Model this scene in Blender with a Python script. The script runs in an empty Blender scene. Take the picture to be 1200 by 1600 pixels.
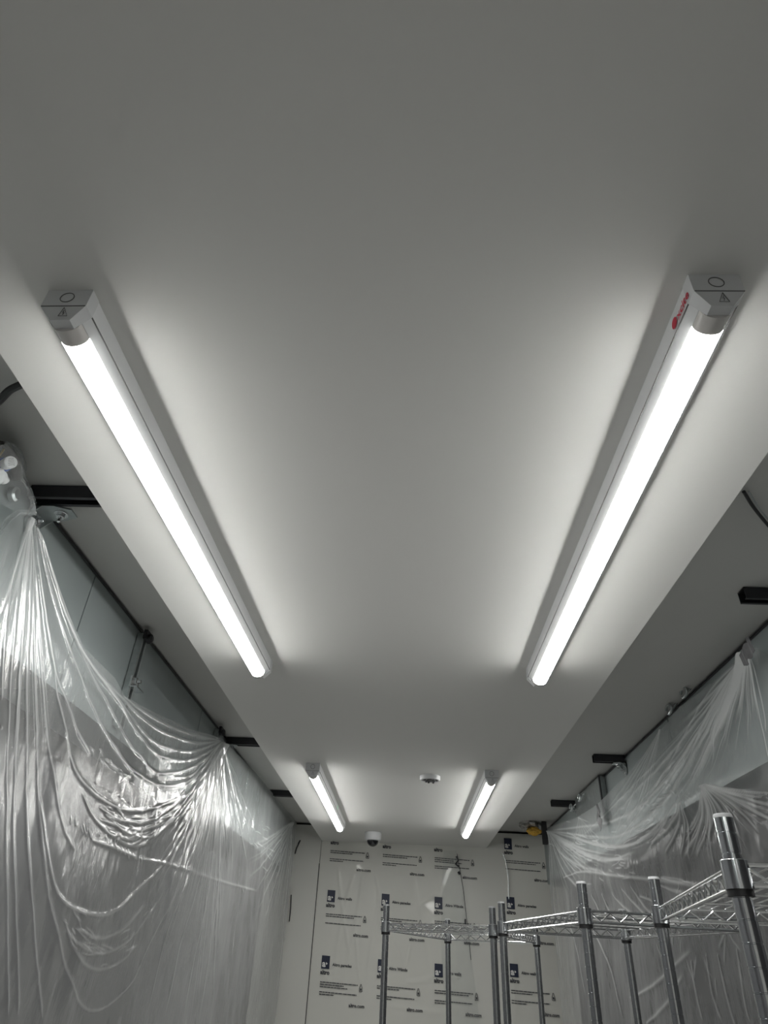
import bpy, math, random
import numpy as np
from mathutils import Vector, Matrix

random.seed(4); rng = np.random.default_rng(4)
SC = bpy.context.scene
COL = SC.collection
ZC = 1.62                                   # eye height above the floor

# ------------------------------------------------------------------ camera
def camera_axes():
    f = 1012.0
    d = np.array([631-600, -(1507-800), -f]); d /= np.linalg.norm(d)
    u = np.array([674-600, -(-590-800), -f]); u -= d*(u@d); u /= np.linalg.norm(u)
    return np.array([np.cross(d, u), d, u]), f
RM, FPX = camera_axes()
cam_d = bpy.data.cameras.new('camera'); cam = bpy.data.objects.new('camera', cam_d); COL.objects.link(cam)
cam_d.sensor_fit = 'HORIZONTAL'; cam_d.sensor_width = 36; cam_d.lens = 36*FPX/1200
cam_d.clip_start = .02
M4 = Matrix([[*map(float, RM[i]), (0, 0, ZC)[i]] for i in range(3)] + [[0, 0, 0, 1]])
cam.matrix_world = M4
SC.camera = cam

# ------------------------------------------------------------------ world, exposure
w = bpy.data.worlds.new('world'); SC.world = w; w.use_nodes = True
w.node_tree.nodes['Background'].inputs[0].default_value = (.9, .95, 1, 1)
w.node_tree.nodes['Background'].inputs[1].default_value = .02
SC.view_settings.view_transform = 'Standard'; SC.view_settings.look = 'None'
SC.view_settings.gamma = 1; SC.view_settings.use_curve_mapping = False
SC.view_settings.exposure = 0.32
LAMP = 38.0                                  # emission of the batten diffusers
SIDE = .40
SC.cycles.max_bounces = 10; SC.cycles.diffuse_bounces = 5; SC.cycles.transparent_max_bounces = 16

# ------------------------------------------------------------------ helpers
def ray(x, y):
    return RM @ np.array([x-600, -(y-800), -FPX])
def on_x(x, y, X): r = ray(x, y); return r*X/r[0]
def on_y(x, y, Y): r = ray(x, y); return r*Y/r[1]
def on_z(x, y, Z): r = ray(x, y); return r*Z/r[2]

class MB:
    """collects vertices and faces in eye-relative metres (z 0 = eye height)"""
    def __init__(s): s.v = []; s.f = []; s.sm = []
    def add(s, vs, fs, smooth=False, m=None):
        b = len(s.v)
        for p in vs:
            p = Vector(p)
            if m is not None: p = m @ p
            s.v.append(tuple(p))
        for f in fs: s.f.append(tuple(b+i for i in f)); s.sm.append(smooth)
        return s
    def box(s, x0, x1, y0, y1, z0, z1, m=None):
        vs = [(x, y, z) for z in (z0, z1) for y in (y0, y1) for x in (x0, x1)]
        return s.add(vs, [(0,2,3,1),(4,5,7,6),(0,1,5,4),(2,6,7,3),(0,4,6,2),(1,3,7,5)], False, m)
    def prism(s, poly, y0, y1, m=None, smooth=False):
        """closed outline of (x, z) pushed from y0 to y1"""
        n = len(poly)
        vs = [(x, y0, z) for x, z in poly] + [(x, y1, z) for x, z in poly]
        s.add(vs, [(i, (i+1) % n, n+(i+1) % n, n+i) for i in range(n)], smooth, m)
        s.add([(x, y0, z) for x, z in poly], [tuple(range(n))[::-1]], False, m)
        s.add([(x, y1, z) for x, z in poly], [tuple(range(n))], False, m)
        return s
    def lathe(s, prof, n=20, m=None, smooth=True):
        """profile of (r, z) spun about z"""
        vs = []
        for r, z in prof:
            for k in range(n):
                a = 2*math.pi*k/n; vs.append((r*math.cos(a), r*math.sin(a), z))
        fs = []
        for i in range(len(prof)-1):
            for k in range(n):
                a, b = i*n+k, i*n+(k+1) % n
                fs.append((a, b, b+n, a+n))
        s.add(vs, fs, smooth, m)
        s.add(vs[:n], [tuple(range(n))[::-1]], False, m); s.add(vs[-n:], [tuple(range(n))], False, m)
        return s
    def tube(s, pts, r, n=8, m=None, caps=True):
        pts = [Vector(p) for p in pts]; rings = []; up = None
        for i, p in enumerate(pts):
            t = (pts[min(i+1, len(pts)-1)]-pts[max(i-1, 0)]).normalized()
            if up is None:
                up = t.orthogonal().normalized()
            else:
                up = (up - t*up.dot(t)).normalized()
            sd = t.cross(up)
            rr = r[i] if isinstance(r, (list, tuple)) else r
            rings.append([p + (up*math.cos(2*math.pi*k/n)+sd*math.sin(2*math.pi*k/n))*rr for k in range(n)])
        vs = [q for g in rings for q in g]; fs = []
        for i in range(len(pts)-1):
            for k in range(n):
                a, b = i*n+k, i*n+(k+1) % n
                fs.append((a, b, b+n, a+n))
        s.add(vs, fs, True, m)
        if caps: s.add(rings[0], [tuple(range(n))[::-1]], False, m); s.add(rings[-1], [tuple(range(n))], False, m)
        return s
    def build(s, name, mat, parent=None, origin=None):
        me = bpy.data.meshes.new(name)
        o = bpy.data.objects.new(name, me); COL.objects.link(o)
        if origin is None:
            if parent is not None: origin = parent['_o']
            else:
                a = np.array(s.v); origin = ((a[:,0].min()+a[:,0].max())/2, (a[:,1].min()+a[:,1].max())/2, a[:,2].min())
        ox, oy, oz = origin
        me.from_pydata([(x-ox, y-oy, z-oz) for x, y, z in s.v], [], s.f)
        me.polygons.foreach_set('use_smooth', s.sm)
        me.materials.append(mat); me.update()
        if any(s.sm): me.set_sharp_from_angle(angle=.65)
        if parent is None: o.location = (ox, oy, oz+ZC)
        else:
            o.parent = parent
            po = parent['_o']; o.location = (ox-po[0], oy-po[1], oz-po[2])
        ORG[o] = None
        o['_o'] = (ox, oy, oz)
        return o
ORG = {}
def tag(o, label=None, cat=None, group=None, kind=None):
    if label: o['label'] = label
    if cat: o['category'] = cat
    if group: o['group'] = group
    if kind: o['kind'] = kind
    return o
def thing(name, origin, label, cat, group=None):
    o = bpy.data.objects.new(name, None); COL.objects.link(o); o.empty_display_size = .05
    o['_o'] = tuple(float(c) for c in origin); o.location = (origin[0], origin[1], origin[2]+ZC)
    return tag(o, label, cat, group)
def struct(o): o['kind'] = 'structure'; return o

# ------------------------------------------------------------------ materials
def mat(name, col, rough=.6, metal=0., spec=.5, coat=0., noise=None, bump=None, emis=None):
    m = bpy.data.materials.new(name); m.use_nodes = True; nt = m.node_tree; N = nt.nodes; L = nt.links
    b = N['Principled BSDF']
    b.inputs['Base Color'].default_value = (*col, 1); b.inputs['Roughness'].default_value = rough
    b.inputs['Metallic'].default_value = metal; b.inputs['Specular IOR Level'].default_value = spec
    b.inputs['Coat Weight'].default_value = coat
    tc = N.new('ShaderNodeTexCoord')
    if noise:
        sc_, amt = noise
        n = N.new('ShaderNodeTexNoise'); n.inputs['Scale'].default_value = sc_; n.inputs['Detail'].default_value = 5
        mx = N.new('ShaderNodeMix'); mx.data_type = 'RGBA'
        mx.inputs[6].default_value = (*[c*(1-amt) for c in col], 1); mx.inputs[7].default_value = (*[min(1, c*(1+amt)) for c in col], 1)
        L.new(tc.outputs['Object'], n.inputs['Vector']); L.new(n.outputs['Fac'], mx.inputs[0]); L.new(mx.outputs[2], b.inputs['Base Color'])
    if bump:
        sc_, st, dist = bump
        n = N.new('ShaderNodeTexNoise'); n.inputs['Scale'].default_value = sc_; n.inputs['Detail'].default_value = 4
        bp = N.new('ShaderNodeBump'); bp.inputs['Strength'].default_value = st; bp.inputs['Distance'].default_value = dist
        L.new(tc.outputs['Object'], n.inputs['Vector']); L.new(n.outputs['Fac'], bp.inputs['Height']); L.new(bp.outputs['Normal'], b.inputs['Normal'])
    if emis:
        b.inputs['Emission Color'].default_value = (*emis[0], 1); b.inputs['Emission Strength'].default_value = emis[1]
    return m
M = {}
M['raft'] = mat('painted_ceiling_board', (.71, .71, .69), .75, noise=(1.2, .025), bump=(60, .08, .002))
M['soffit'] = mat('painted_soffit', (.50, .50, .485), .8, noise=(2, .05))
M['wall'] = mat('dark_plaster_wall', (.15, .15, .155), .85, noise=(3, .12))
M['wall_dark'] = mat('black_membrane_wall', (.035, .035, .037), .8, noise=(3, .15))  # right wall only, much darker tone than the left wall
M['steel_panel'] = mat('galvanised_sheet_panel', (.29, .325, .325), .42, .25, noise=(5, .12), bump=(14, .12, .004))
M['seam'] = mat('dark_gap', (.03, .03, .03), .9)
M['floor'] = mat('grey_vinyl_floor', (.72, .72, .70), .5, noise=(8, .05))
M['white_plastic'] = mat('white_plastic', (.70, .71, .72), .35, noise=(30, .02))
M['cap'] = mat('lamp_end_cap_plastic', (.60, .61, .62), .45)
M['clear_end'] = mat('clear_tube_end', (.62, .60, .58), .25)
M['line'] = mat('moulded_groove', (.12, .12, .12), .8)
M['red'] = mat('red_print', (.50, .02, .05), .5)
M['led'] = mat('led_diffuser', (.9, .9, .88), .4, emis=((1, .995, .965), LAMP))
nt = M['led'].node_tree; ge = nt.nodes.new('ShaderNodeNewGeometry'); sx = nt.nodes.new('ShaderNodeSeparateXYZ'); mr = nt.nodes.new('ShaderNodeMapRange')
nt.links.new(ge.outputs['Normal'], sx.inputs[0]); nt.links.new(sx.outputs['Z'], mr.inputs['Value'])
mr.inputs['From Min'].default_value = 0; mr.inputs['From Max'].default_value = -1     # the led board faces down: the sides of the tube are dimmer
mr.inputs['To Min'].default_value = LAMP*SIDE; mr.inputs['To Max'].default_value = LAMP
nt.links.new(mr.outputs[0], nt.nodes['Principled BSDF'].inputs['Emission Strength'])
M['board'] = mat('white_lining_panel', (.60, .60, .565), .35, noise=(3, .03))
M['film'] = mat('printed_protective_film', (.60, .60, .56), .36, coat=.12, noise=(4, .03), bump=(7, .10, .01))
M['ink'] = mat('black_print', (.035, .037, .045), .5)
M['navy'] = mat('navy_print', (.006, .012, .038), .45)
M['inkw'] = mat('white_print', (.68, .68, .66), .5)
M['chrome'] = mat('chrome_plated_steel', (.66, .68, .70), .13, 1.0, bump=(120, .03, .001))
M['chrome_dull'] = mat('zinc_bright_wire', (.74, .75, .76), .20, 1.0)
M['black'] = mat('black_plastic', (.012, .012, .013), .45)
M['rail'] = mat('dark_strut_steel', (.045, .045, .05), .42, .6, noise=(20, .2))
M['galv'] = mat('galvanised_bracket', (.42, .45, .45), .34, .85, noise=(40, .25), bump=(60, .2, .002))
M['smoked'] = mat('smoked_dome', (.01, .011, .014), .06, coat=.6)
M['tape'] = mat('grey_cloth_tape', (.13, .13, .135), .4, noise=(60, .3), bump=(50, .5, .004))
M['brass'] = mat('brass_fitting', (.45, .35, .16), .35, .9)
M['blue'] = mat('blue_plastic', (.02, .07, .30), .4)
M['rubber'] = mat('dark_mesh_hose', (.05, .05, .045), .7, bump=(120, .9, .006), noise=(90, .5))
M['foil'] = mat('crumpled_foil', (.55, .54, .52), .3, .8, bump=(30, 1, .02))
M['foam'] = mat('yellow_insulation', (.60, .36, .06), .9, bump=(60, 1, .01), noise=(40, .4))
M['pcb'] = mat('terminal_block', (.10, .10, .10), .5, noise=(150, .8))
M['green'] = mat('green_indicator', (.02, .35, .10), .4, emis=((.05, 1, .3), .9))

def plastic_mat(name, lo, hi, tint=(.86, .87, .87)):
    m = bpy.data.materials.new(name); m.use_nodes = True; nt = m.node_tree; N = nt.nodes; L = nt.links
    N.clear()
    out = N.new('ShaderNodeOutputMaterial'); tr = N.new('ShaderNodeBsdfTransparent'); tr.inputs[0].default_value = (.96, .97, .97, 1)
    df = N.new('ShaderNodeBsdfDiffuse'); df.inputs[0].default_value = (*tint, 1)
    tl = N.new('ShaderNodeBsdfTranslucent'); tl.inputs[0].default_value = (*tint, 1)
    gl = N.new('ShaderNodeBsdfGlossy'); gl.inputs['Roughness'].default_value = .20; gl.inputs[0].default_value = (1, 1, 1, 1)
    tc = N.new('ShaderNodeTexCoord'); mp = N.new('ShaderNodeMapping'); mp.inputs['Scale'].default_value = (1, 1.6, .55)
    nz = N.new('ShaderNodeTexNoise'); nz.inputs['Scale'].default_value = 26; nz.inputs['Detail'].default_value = 6; nz.inputs['Distortion'].default_value = 1.6
    nb = N.new('ShaderNodeTexNoise'); nb.inputs['Scale'].default_value = 2.6; nb.inputs['Detail'].default_value = 4
    L.new(tc.outputs['Object'], mp.inputs[0]); L.new(mp.outputs[0], nz.inputs['Vector']); L.new(tc.outputs['Object'], nb.inputs['Vector'])
    bp = N.new('ShaderNodeBump'); bp.inputs['Strength'].default_value = .45; bp.inputs['Distance'].default_value = .003
    L.new(nz.outputs['Fac'], bp.inputs['Height'])
    bs = N.new('ShaderNodeMapRange'); bs.inputs['From Min'].default_value = .42; bs.inputs['From Max'].default_value = .62; bs.inputs['To Min'].default_value = .12; bs.inputs['To Max'].default_value = .8
    L.new(nb.outputs['Fac'], bs.inputs['Value']); L.new(bs.outputs[0], bp.inputs['Strength'])
    for s in (df, gl): L.new(bp.outputs[0], s.inputs['Normal'])
    lw = N.new('ShaderNodeLayerWeight'); lw.inputs['Blend'].default_value = .5; L.new(bp.outputs[0], lw.inputs['Normal'])
    mr = N.new('ShaderNodeMapRange'); mr.inputs['From Min'].default_value = .25; mr.inputs['From Max'].default_value = .95
    mr.inputs['To Min'].default_value = lo; mr.inputs['To Max'].default_value = hi
    L.new(lw.outputs['Facing'], mr.inputs['Value'])
    m2 = N.new('ShaderNodeMapRange'); m2.inputs['From Min'].default_value = .35; m2.inputs['From Max'].default_value = .7
    m2.inputs['To Min'].default_value = -.05; m2.inputs['To Max'].default_value = .10; L.new(nb.outputs['Fac'], m2.inputs['Value'])
    ad = N.new('ShaderNodeMath'); ad.operation = 'ADD'; ad.use_clamp = True; L.new(mr.outputs[0], ad.inputs[0]); L.new(m2.outputs[0], ad.inputs[1])
    # more layers of film where it is gathered into a pleat
    la = N.new('ShaderNodeAttribute'); la.attribute_name = 'film_layers'
    lm = N.new('ShaderNodeMath'); lm.operation = 'MULTIPLY_ADD'; lm.inputs[1].default_value = .50; lm.use_clamp = True
    L.new(la.outputs['Fac'], lm.inputs[0]); L.new(ad.outputs[0], lm.inputs[2]); ad = lm
    a = N.new('ShaderNodeMixShader'); a.inputs[0].default_value = .5; L.new(df.outputs[0], a.inputs[1]); L.new(tl.outputs[0], a.inputs[2])
    b = N.new('ShaderNodeMixShader'); L.new(ad.outputs[0], b.inputs[0]); L.new(tr.outputs[0], b.inputs[1]); L.new(a.outputs[0], b.inputs[2])
    fr = N.new('ShaderNodeFresnel'); fr.inputs['IOR'].default_value = 1.5; L.new(bp.outputs[0], fr.inputs['Normal'])
    fm = N.new('ShaderNodeMath'); fm.operation = 'MULTIPLY'; fm.inputs[1].default_value = .16; fm.use_clamp = True; L.new(fr.outputs[0], fm.inputs[0])
    c = N.new('ShaderNodeMixShader'); L.new(fm.outputs[0], c.inputs[0]); L.new(b.outputs[0], c.inputs[1]); L.new(gl.outputs[0], c.inputs[2])
    L.new(c.outputs[0], out.inputs[0])
    return m
M['sheet'] = plastic_mat('translucent_polythene_sheet', .075, .46)
M['clear'] = plastic_mat('clear_polythene', .035, .30)

# ------------------------------------------------------------------ room shell
H = .82            # underside of the dropped centre board
HS = .955          # underside of the side ceilings
YB = 6.04; YF = -3.0
XL, XR = -.97, 1.14            # faces of the upper sheet-metal panels
WL, WR = -1.16, 1.34           # faces of the walls proper
struct(MB().box(-2, 2, YF-.3, YB+.4, -ZC-.1, -ZC).build('floor', M['floor']))
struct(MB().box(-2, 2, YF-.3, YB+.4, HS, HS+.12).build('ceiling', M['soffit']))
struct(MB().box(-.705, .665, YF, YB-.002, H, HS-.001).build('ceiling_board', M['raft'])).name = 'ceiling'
struct(MB().box(WL-.15, WL, YF, YB, -ZC, HS).build('wall_left', M['wall']))
struct(MB().box(WR, WR+.15, YF, YB, -ZC, HS).build('wall_right', M['wall_dark']))
struct(MB().box(-1.6, 1.6, YB+.02, YB+.2, -ZC, HS).build('wall_back', M['seam']))
struct(MB().box(-1.6, 1.6, YF-.15, YF, -ZC, HS).build('wall_front', M['board']))
# upper sheet-metal panels along both side walls
def sheet_metal(name, x0, x1, seams, xf, label):
    t = thing(name, ((x0+x1)/2, 2.5, .577), label, 'panel')
    ys = [YF+.02] + seams + [YB-.02]
    for a, b in zip(ys[:-1], ys[1:]):
        MB().box(x0, x1, a+.003, b-.003, .577, HS-.006).build('panel_sheet', M['steel_panel'], t)
    e = 1 if xf > 0 else -1
    MB().box(min(xf, xf-e*.004), max(xf, xf-e*.004), YF+.02, YB-.02, HS-.016, HS-.008).build('edge_trim', M['rail'], t)
    return t
sheet_metal('wall_cladding', WL+.003, XL, [.35, 1.72, 3.0, 4.4], XL, 'long grey-green sheet metal cladding along top of left wall behind the plastic')
sheet_metal('wall_cladding', XR, WR-.003, [1.0, 2.9, 4.36], XR, 'long grey sheet metal cladding along top of right wall behind the plastic')
o = struct(MB().box(-1.15, -.712, YB-.03, YB+.0, -ZC, HS-.018).build('trim_1', M['board'])); o.name = 'trim_1'

# ------------------------------------------------------------------ draped sheets
def smooth_poly(P, k=6):
    P = np.array(P, float)
    if len(P) < 3:
        t = np.linspace(0, 1, k)[:, None]; return P[0]*(1-t)+P[-1]*t
    out = []
    Q = np.vstack([2*P[0]-P[1], P, 2*P[-1]-P[-2]])
    for i in range(1, len(Q)-2):
        for t in np.linspace(0, 1, k, endpoint=False):
            a, b, c, d = Q[i-1], Q[i], Q[i+1], Q[i+2]
            out.append(.5*((2*b)+(-a+c)*t+(2*a-5*b+4*c-d)*t*t+(-a+3*b-3*c+d)*t**3))
    out.append(P[-1]); return np.array(out)

LAYW = 1.9
def field(Yg, Zg, ridges):
    """sum of fold ridges (polylines in (Y, Z), width, height, fade at both ends)"""
    D = np.zeros_like(Yg); LAY = np.zeros_like(Yg)
    for pts, wd, amp, f0, f1 in ridges:
        pts = smooth_poly(pts, 5); R_ = 4.5*wd
        L = np.concatenate([[0], np.cumsum(np.linalg.norm(np.diff(pts, axis=0), axis=1))]); T = L[-1]
        best = np.full(Yg.shape, 9.); arc = np.zeros_like(Yg)
        m = (Yg > pts[:,0].min()-R_) & (Yg < pts[:,0].max()+R_) & (Zg > pts[:,1].min()-R_) & (Zg < pts[:,1].max()+R_)
        if not m.any(): continue
        yy, zz = Yg[m], Zg[m]; bb = np.full(yy.shape, 9.); aa = np.zeros_like(yy)
        for i in range(len(pts)-1):
            a, b = pts[i], pts[i+1]; e = b-a; l2 = (e@e)+1e-12
            t = np.clip(((yy-a[0])*e[0]+(zz-a[1])*e[1])/l2, 0, 1)
            d = np.hypot(yy-a[0]-t*e[0], zz-a[1]-t*e[1])
            k = d < bb; bb[k] = d[k]; aa[k] = (L[i]+t*(L[i+1]-L[i]))[k]
        s = aa/T
        fade = np.clip(s/max(f0, 1e-3), 0, 1)*np.clip((1-s)/max(f1, 1e-3), 0, 1)
        fade = fade*fade*(3-2*fade)
        w_ = wd*(.55+.45*np.clip(s*3, 0, 1))
        D[m] += amp*fade*np.exp(-(bb/(1.5*w_))**2)
        LAY[m] += fade*np.exp(-(bb/(.8*w_))**2)*LAYW*(amp/wd)
    return D, LAY

def vnoise(Y, Z, sy, sz, seed):
    r = np.random.default_rng(seed); G = r.normal(size=(64, 64))
    u = (Y/sy+7) % 63; v = ((Z+2.5)/sz+5) % 63
    i = u.astype(int); j = v.astype(int); fu = u-i; fv = v-j
    fu = fu*fu*(3-2*fu); fv = fv*fv*(3-2*fv); i2 = (i+1) % 64; j2 = (j+1) % 64
    return (G[i, j]*(1-fu)+G[i2, j]*fu)*(1-fv)+(G[i, j2]*(1-fu)+G[i2, j2]*fu)*fv

def drape(name, X, sign, top, Y0, Y1, ridges, lean, nY=1300, nZ=460, zlow=-.55, seed=1, matl='sheet'):
    """hanging sheet on the plane x = X; folds stand out towards the room (sign)"""
    top = np.array(sorted(map(tuple, top)))
    Y = Y0*(Y1/Y0)**np.linspace(0, 1, nY)
    zt = np.interp(Y, top[:,0], top[:,1])
    t = np.concatenate([np.linspace(0, .9, nZ-30), np.linspace(.9, 1, 31)[1:]])
    Yg = np.repeat(Y[None], len(t), 0)
    Zg = np.empty_like(Yg)
    for k, q in enumerate(t):
        Zg[k] = zt+(zlow-zt)*(q/.9) if q <= .9 else zlow+(-ZC+.01-zlow)*((q-.9)/.1)
    Zc = np.maximum(Zg, zlow-.3)
    D, LAY = field(Yg, Zg, ridges)
    fr = np.clip((zt[None]-Zg)/.10, 0, 1)
    D += .0035*fr*vnoise(Yg, Zc, .22, .45, seed) + .0022*fr*vnoise(Yg+.3*Zg, Zc, .075, .16, seed+1) + .0005*fr*vnoise(Yg, Zc, .022, .05, seed+2)
    D = .045*np.tanh(D/.045)          # gathered folds flatten against each other
    D += lean(Yg, Zg)
    Xg = X+sign*D
    n, mm = Yg.shape
    vs = np.stack([Xg, Yg, Zg], -1).reshape(-1, 3)
    idx = np.arange(n*mm).reshape(n, mm)
    q = np.stack([idx[:-1,:-1], idx[:-1,1:], idx[1:,1:], idx[1:,:-1]], -1).reshape(-1, 4)
    org = np.array([X, (Y0+Y1)/2, -ZC])
    me = bpy.data.meshes.new(name); me.vertices.add(len(vs)); me.vertices.foreach_set('co', (vs-org).astype(np.float32).ravel())
    me.loops.add(q.size); me.loops.foreach_set('vertex_index', q.astype(np.int32).ravel())
    me.polygons.add(len(q)); me.polygons.foreach_set('loop_start', np.arange(0, q.size, 4, dtype=np.int32))
    me.polygons.foreach_set('use_smooth', np.ones(len(q), bool)); me.update(calc_edges=True)
    at = me.attributes.new('film_layers', 'FLOAT', 'POINT'); at.data.foreach_set('value', np.clip(LAY, 0, 2.5).astype(np.float32).ravel())
    me.materials.append(M[matl]); o = bpy.data.objects.new(name, me); COL.objects.link(o); o.location = (org[0], org[1], org[2]+ZC)
    return o

# left sheet ---------------------------------------------------------------
XS = -.925
def LP(pts): return [tuple(on_x(x, y, XS)[1:]) for x, y in pts]
A0 = (46, 802); A1 = (346, 1158)
topL = LP([(0, 832), (30, 802), (46, 798), (60, 830), (95, 930), (130, 1010), (180, 1060), (195, 1088), (240, 1113), (300, 1140), (346, 1153), (400, 1208), (456, 1276)])
RL = []
def addL(pts, wpx=1., amp=1., f0=.02, f1=.05, R=RL, P=LP):
    q = P(pts); my = np.mean([p[0] for p in q])
    RL_w = .0040*wpx*(.6+.4*my)
    R.append((q, RL_w, RL_w*.36*amp, f0, f1))
for a in [
 [(45,805),(20,900),(6,1000),(0,1100)], [(48,805),(36,950),(26,1100),(20,1300),(28,1600)],
 [(50,810),(45,950),(40,1150),(42,1330),(52,1480),(66,1600)],
 [(50,812),(52,950),(54,1100),(58,1230),(64,1330),(76,1420),(92,1490),(112,1545),(135,1577),(167,1572),(205,1532),(235,1471),(268,1408),(300,1333),(325,1250),A1],
 [(52,812),(66,930),(84,1050),(98,1140),(112,1195),(128,1222),(154,1246),(196,1266),(242,1262),(287,1242),(322,1215),A1],
 [(54,812),(90,960),(123,1054),(146,1112),(179,1167),(208,1204),(240,1223),(273,1227),(310,1208),A1],
 [(56,814),(100,960),(142,1054),(167,1096),(190,1140),(218,1180),(246,1207),(284,1204),(320,1186),A1],
 [(56,816),(110,985),(158,1062),(185,1096),(210,1135),(235,1168),(262,1184),(295,1187),(330,1172),A1],
 [(58,818),(120,1005),(183,1090),(208,1122),(236,1154),(267,1169),(303,1173),A1],
 [(60,822),(128,1018),(190,1090),(233,1129),(267,1148),(308,1160),A1],
 [(190,1086),(215,1105),(250,1126),(292,1144),A1],
 [(52,812),(60,980),(68,1100),(76,1180),(84,1240),(98,1295),(116,1330)],
 [(60,1240),(70,1330),(85,1395),(108,1419),(146,1430),(179,1421),(210,1394),(246,1362),(272,1325),(300,1265),A1],
 [(48,808),(10,930),(0,960)], [(47,808),(28,930),(12,1100),(8,1300),(12,1600)],
 [(52,812),(74,1000),(96,1080),(118,1140),(140,1180)],
]: addL(a, .80, 1.15)
# crinkles in the bottoms of the swags
for a in [
 [(125,1235),(146,1278),(183,1312),(217,1322),(250,1300),(290,1252),(330,1200)],
 [(150,1258),(185,1280),(225,1285),(262,1266),(300,1232),(335,1185)],
 [(160,1270),(195,1298),(230,1296),(270,1272)], [(175,1285),(200,1305),(232,1308),(262,1290),(305,1238)],
 [(90,1430),(110,1470),(150,1490),(190,1476),(225,1440),(262,1386)],
 [(96,1450),(120,1500),(155,1515),(190,1500),(215,1470)], [(110,1450),(150,1466),(190,1450),(230,1410)],
 [(217,1342),(270,1352),(330,1372),(402,1392)], [(140,1312),(180,1326),(217,1342)],
 [(330,1170),(322,1260),(300,1350),(262,1450),(225,1600)], [(335,1165),(328,1270),(312,1370),(280,1480),(255,1600)],
 [(338,1165),(334,1300),(322,1400),(302,1500),(285,1600)], [(342,1165),(343,1300),(336,1420),(322,1520),(308,1600)],
 [(346,1165),(362,1300),(364,1360)], [(350,1165),(375,1280),(386,1350)],
 [(456,1290),(448,1370),(440,1470),(430,1560)], [(458,1290),(455,1380),(449,1500),(446,1600)], [(454,1288),(432,1370),(412,1440)],
]: addL(a, .8, 1.1, .05, .12)
# fine gathers running out of the tie points
def fan(P, R, anchor, ends, n, w=.55, amp=1., bend=.12, seed=3, rnd=.25):
    r = random.Random(seed)
    for k in range(n):
        t = (k+r.uniform(-.35, .35))/(n-1)*(len(ends)-1); t = min(max(t, 0), len(ends)-1.001); i = int(t); f = t-i
        ex = ends[i][0]*(1-f)+ends[i+1][0]*f; ey = ends[i][1]*(1-f)+ends[i+1][1]*f
        L = r.uniform(1-rnd*2, 1.05)
        ex = anchor[0]+(ex-anchor[0])*L; ey = anchor[1]+(ey-anchor[1])*L
        mx, my = (anchor[0]+ex)/2, (anchor[1]+ey)/2
        dx, dy = ex-anchor[0], ey-anchor[1]
        mid = (mx-dx*bend*.2, my+abs(dx)*bend)
        addL([anchor, mid, (ex, ey)], w*r.uniform(.7, 1.3), amp*r.uniform(.5, 1.2), .015, .45, R, P)
fan(LP, RL, (46, 806), [(-10, 1000), (0, 1100), (14, 1300), (40, 1300), (62, 1250), (88, 1200)], 22, .6, 1.2, .05, 5)
fan(LP, RL, (56, 822), [(75, 1010), (140, 1100), (180, 1090)], 8, .6, .9, .1, 8)
fan(LP, RL, (346, 1160), [(300, 1345), (330, 1400), (352, 1380), (378, 1340), (405, 1290)], 34, .5, 1.2, .03, 9)
fan(LP, RL, (346, 1160), [(205, 1345), (225, 1540), (280, 1620), (340, 1620)], 44, .85, 1.3, .08, 10)
fan(LP, RL, (346, 1158), [(200, 1225), (215, 1260), (230, 1300)], 7, .5, .9, .25, 12)
fan(LP, RL, (455, 1284), [(370, 1330), (395, 1420), (425, 1520), (448, 1560)], 26, .75, 1.3, .08, 11)
def strokes(P, R, path, n, spread, length, w, amp, seed, turn=0.):
    """short creases scattered along a path"""
    r = random.Random(seed); q = smooth_poly(path, 12)
    for k in range(n):
        i = r.randrange(len(q)-2); d = q[i+1]-q[i]; d /= np.linalg.norm(d)
        c = q[i]+np.array([r.gauss(0, spread[0]), r.gauss(0, spread[1])]); l = length*r.uniform(.5, 1.4)
        a = math.radians(turn+r.gauss(0, 12)); e = np.array([d[0]*math.cos(a)-d[1]*math.sin(a), d[0]*math.sin(a)+d[1]*math.cos(a)])
        nrm = np.array([-e[1], e[0]])*r.gauss(0, 1.2)
        addL([tuple(c-e*l/2), tuple(c+nrm), tuple(c+e*l/2)], w*r.uniform(.6, 1.2), amp*r.uniform(.6, 1.3), .3, .3, R, P)
strokes(LP, RL, [(165,1275),(205,1292),(240,1288),(280,1262),(320,1215)], 46, (6, 9), 20, .42, 1.6, 31)
strokes(LP, RL, [(195,1308),(215,1312),(240,1300)], 12, (8, 4), 22, .5, 1.8, 32)
strokes(LP, RL, [(100,1440),(130,1480),(165,1490),(205,1465),(250,1400)], 36, (7, 12), 22, .42, 1.3, 33)
strokes(LP, RL, [(150,1160),(180,1200),(215,1225)], 16, (6, 6), 14, .42, 1.2, 34)
strokes(LP, RL, [(110,1285),(150,1305),(190,1328),(225,1345)], 34, (3, 4), 15, .42, 1.4, 35, 62)
strokes(LP, RL, [(225,1341),(280,1354),(340,1374),(400,1392)], 14, (3, 3), 12, .4, 1., 36, 70)
strokes(LP, RL, [(385,1300),(405,1320),(425,1318)], 22, (10, 12), 12, .42, 1.1, 37, 40)
def leanL(Y, Z):
    d = np.zeros_like(Y)
    for (ax, ay), s in ((A0, .10), (A1, .25)):
        p = on_x(ax, ay, XS); d += .0*np.exp(-((Y-p[1])/s)**2)
    # the bellies of the swags hang out from the wall
    for (cx, cy), sy, sz, a in (((190, 1215), .45, .10, .005), ((150, 1440), .35, .16, .016)):
        p = on_x(cx, cy, XS); d += a*np.exp(-((Y-p[1])/sy)**2-((Z-p[2])/sz)**2)
    return d
tag(drape('plastic_sheet', XS, 1, topL, .55, 5.95, RL, leanL, seed=21),
    'translucent polythene sheet hung in deep swags over the left wall', 'plastic sheet')

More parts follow.
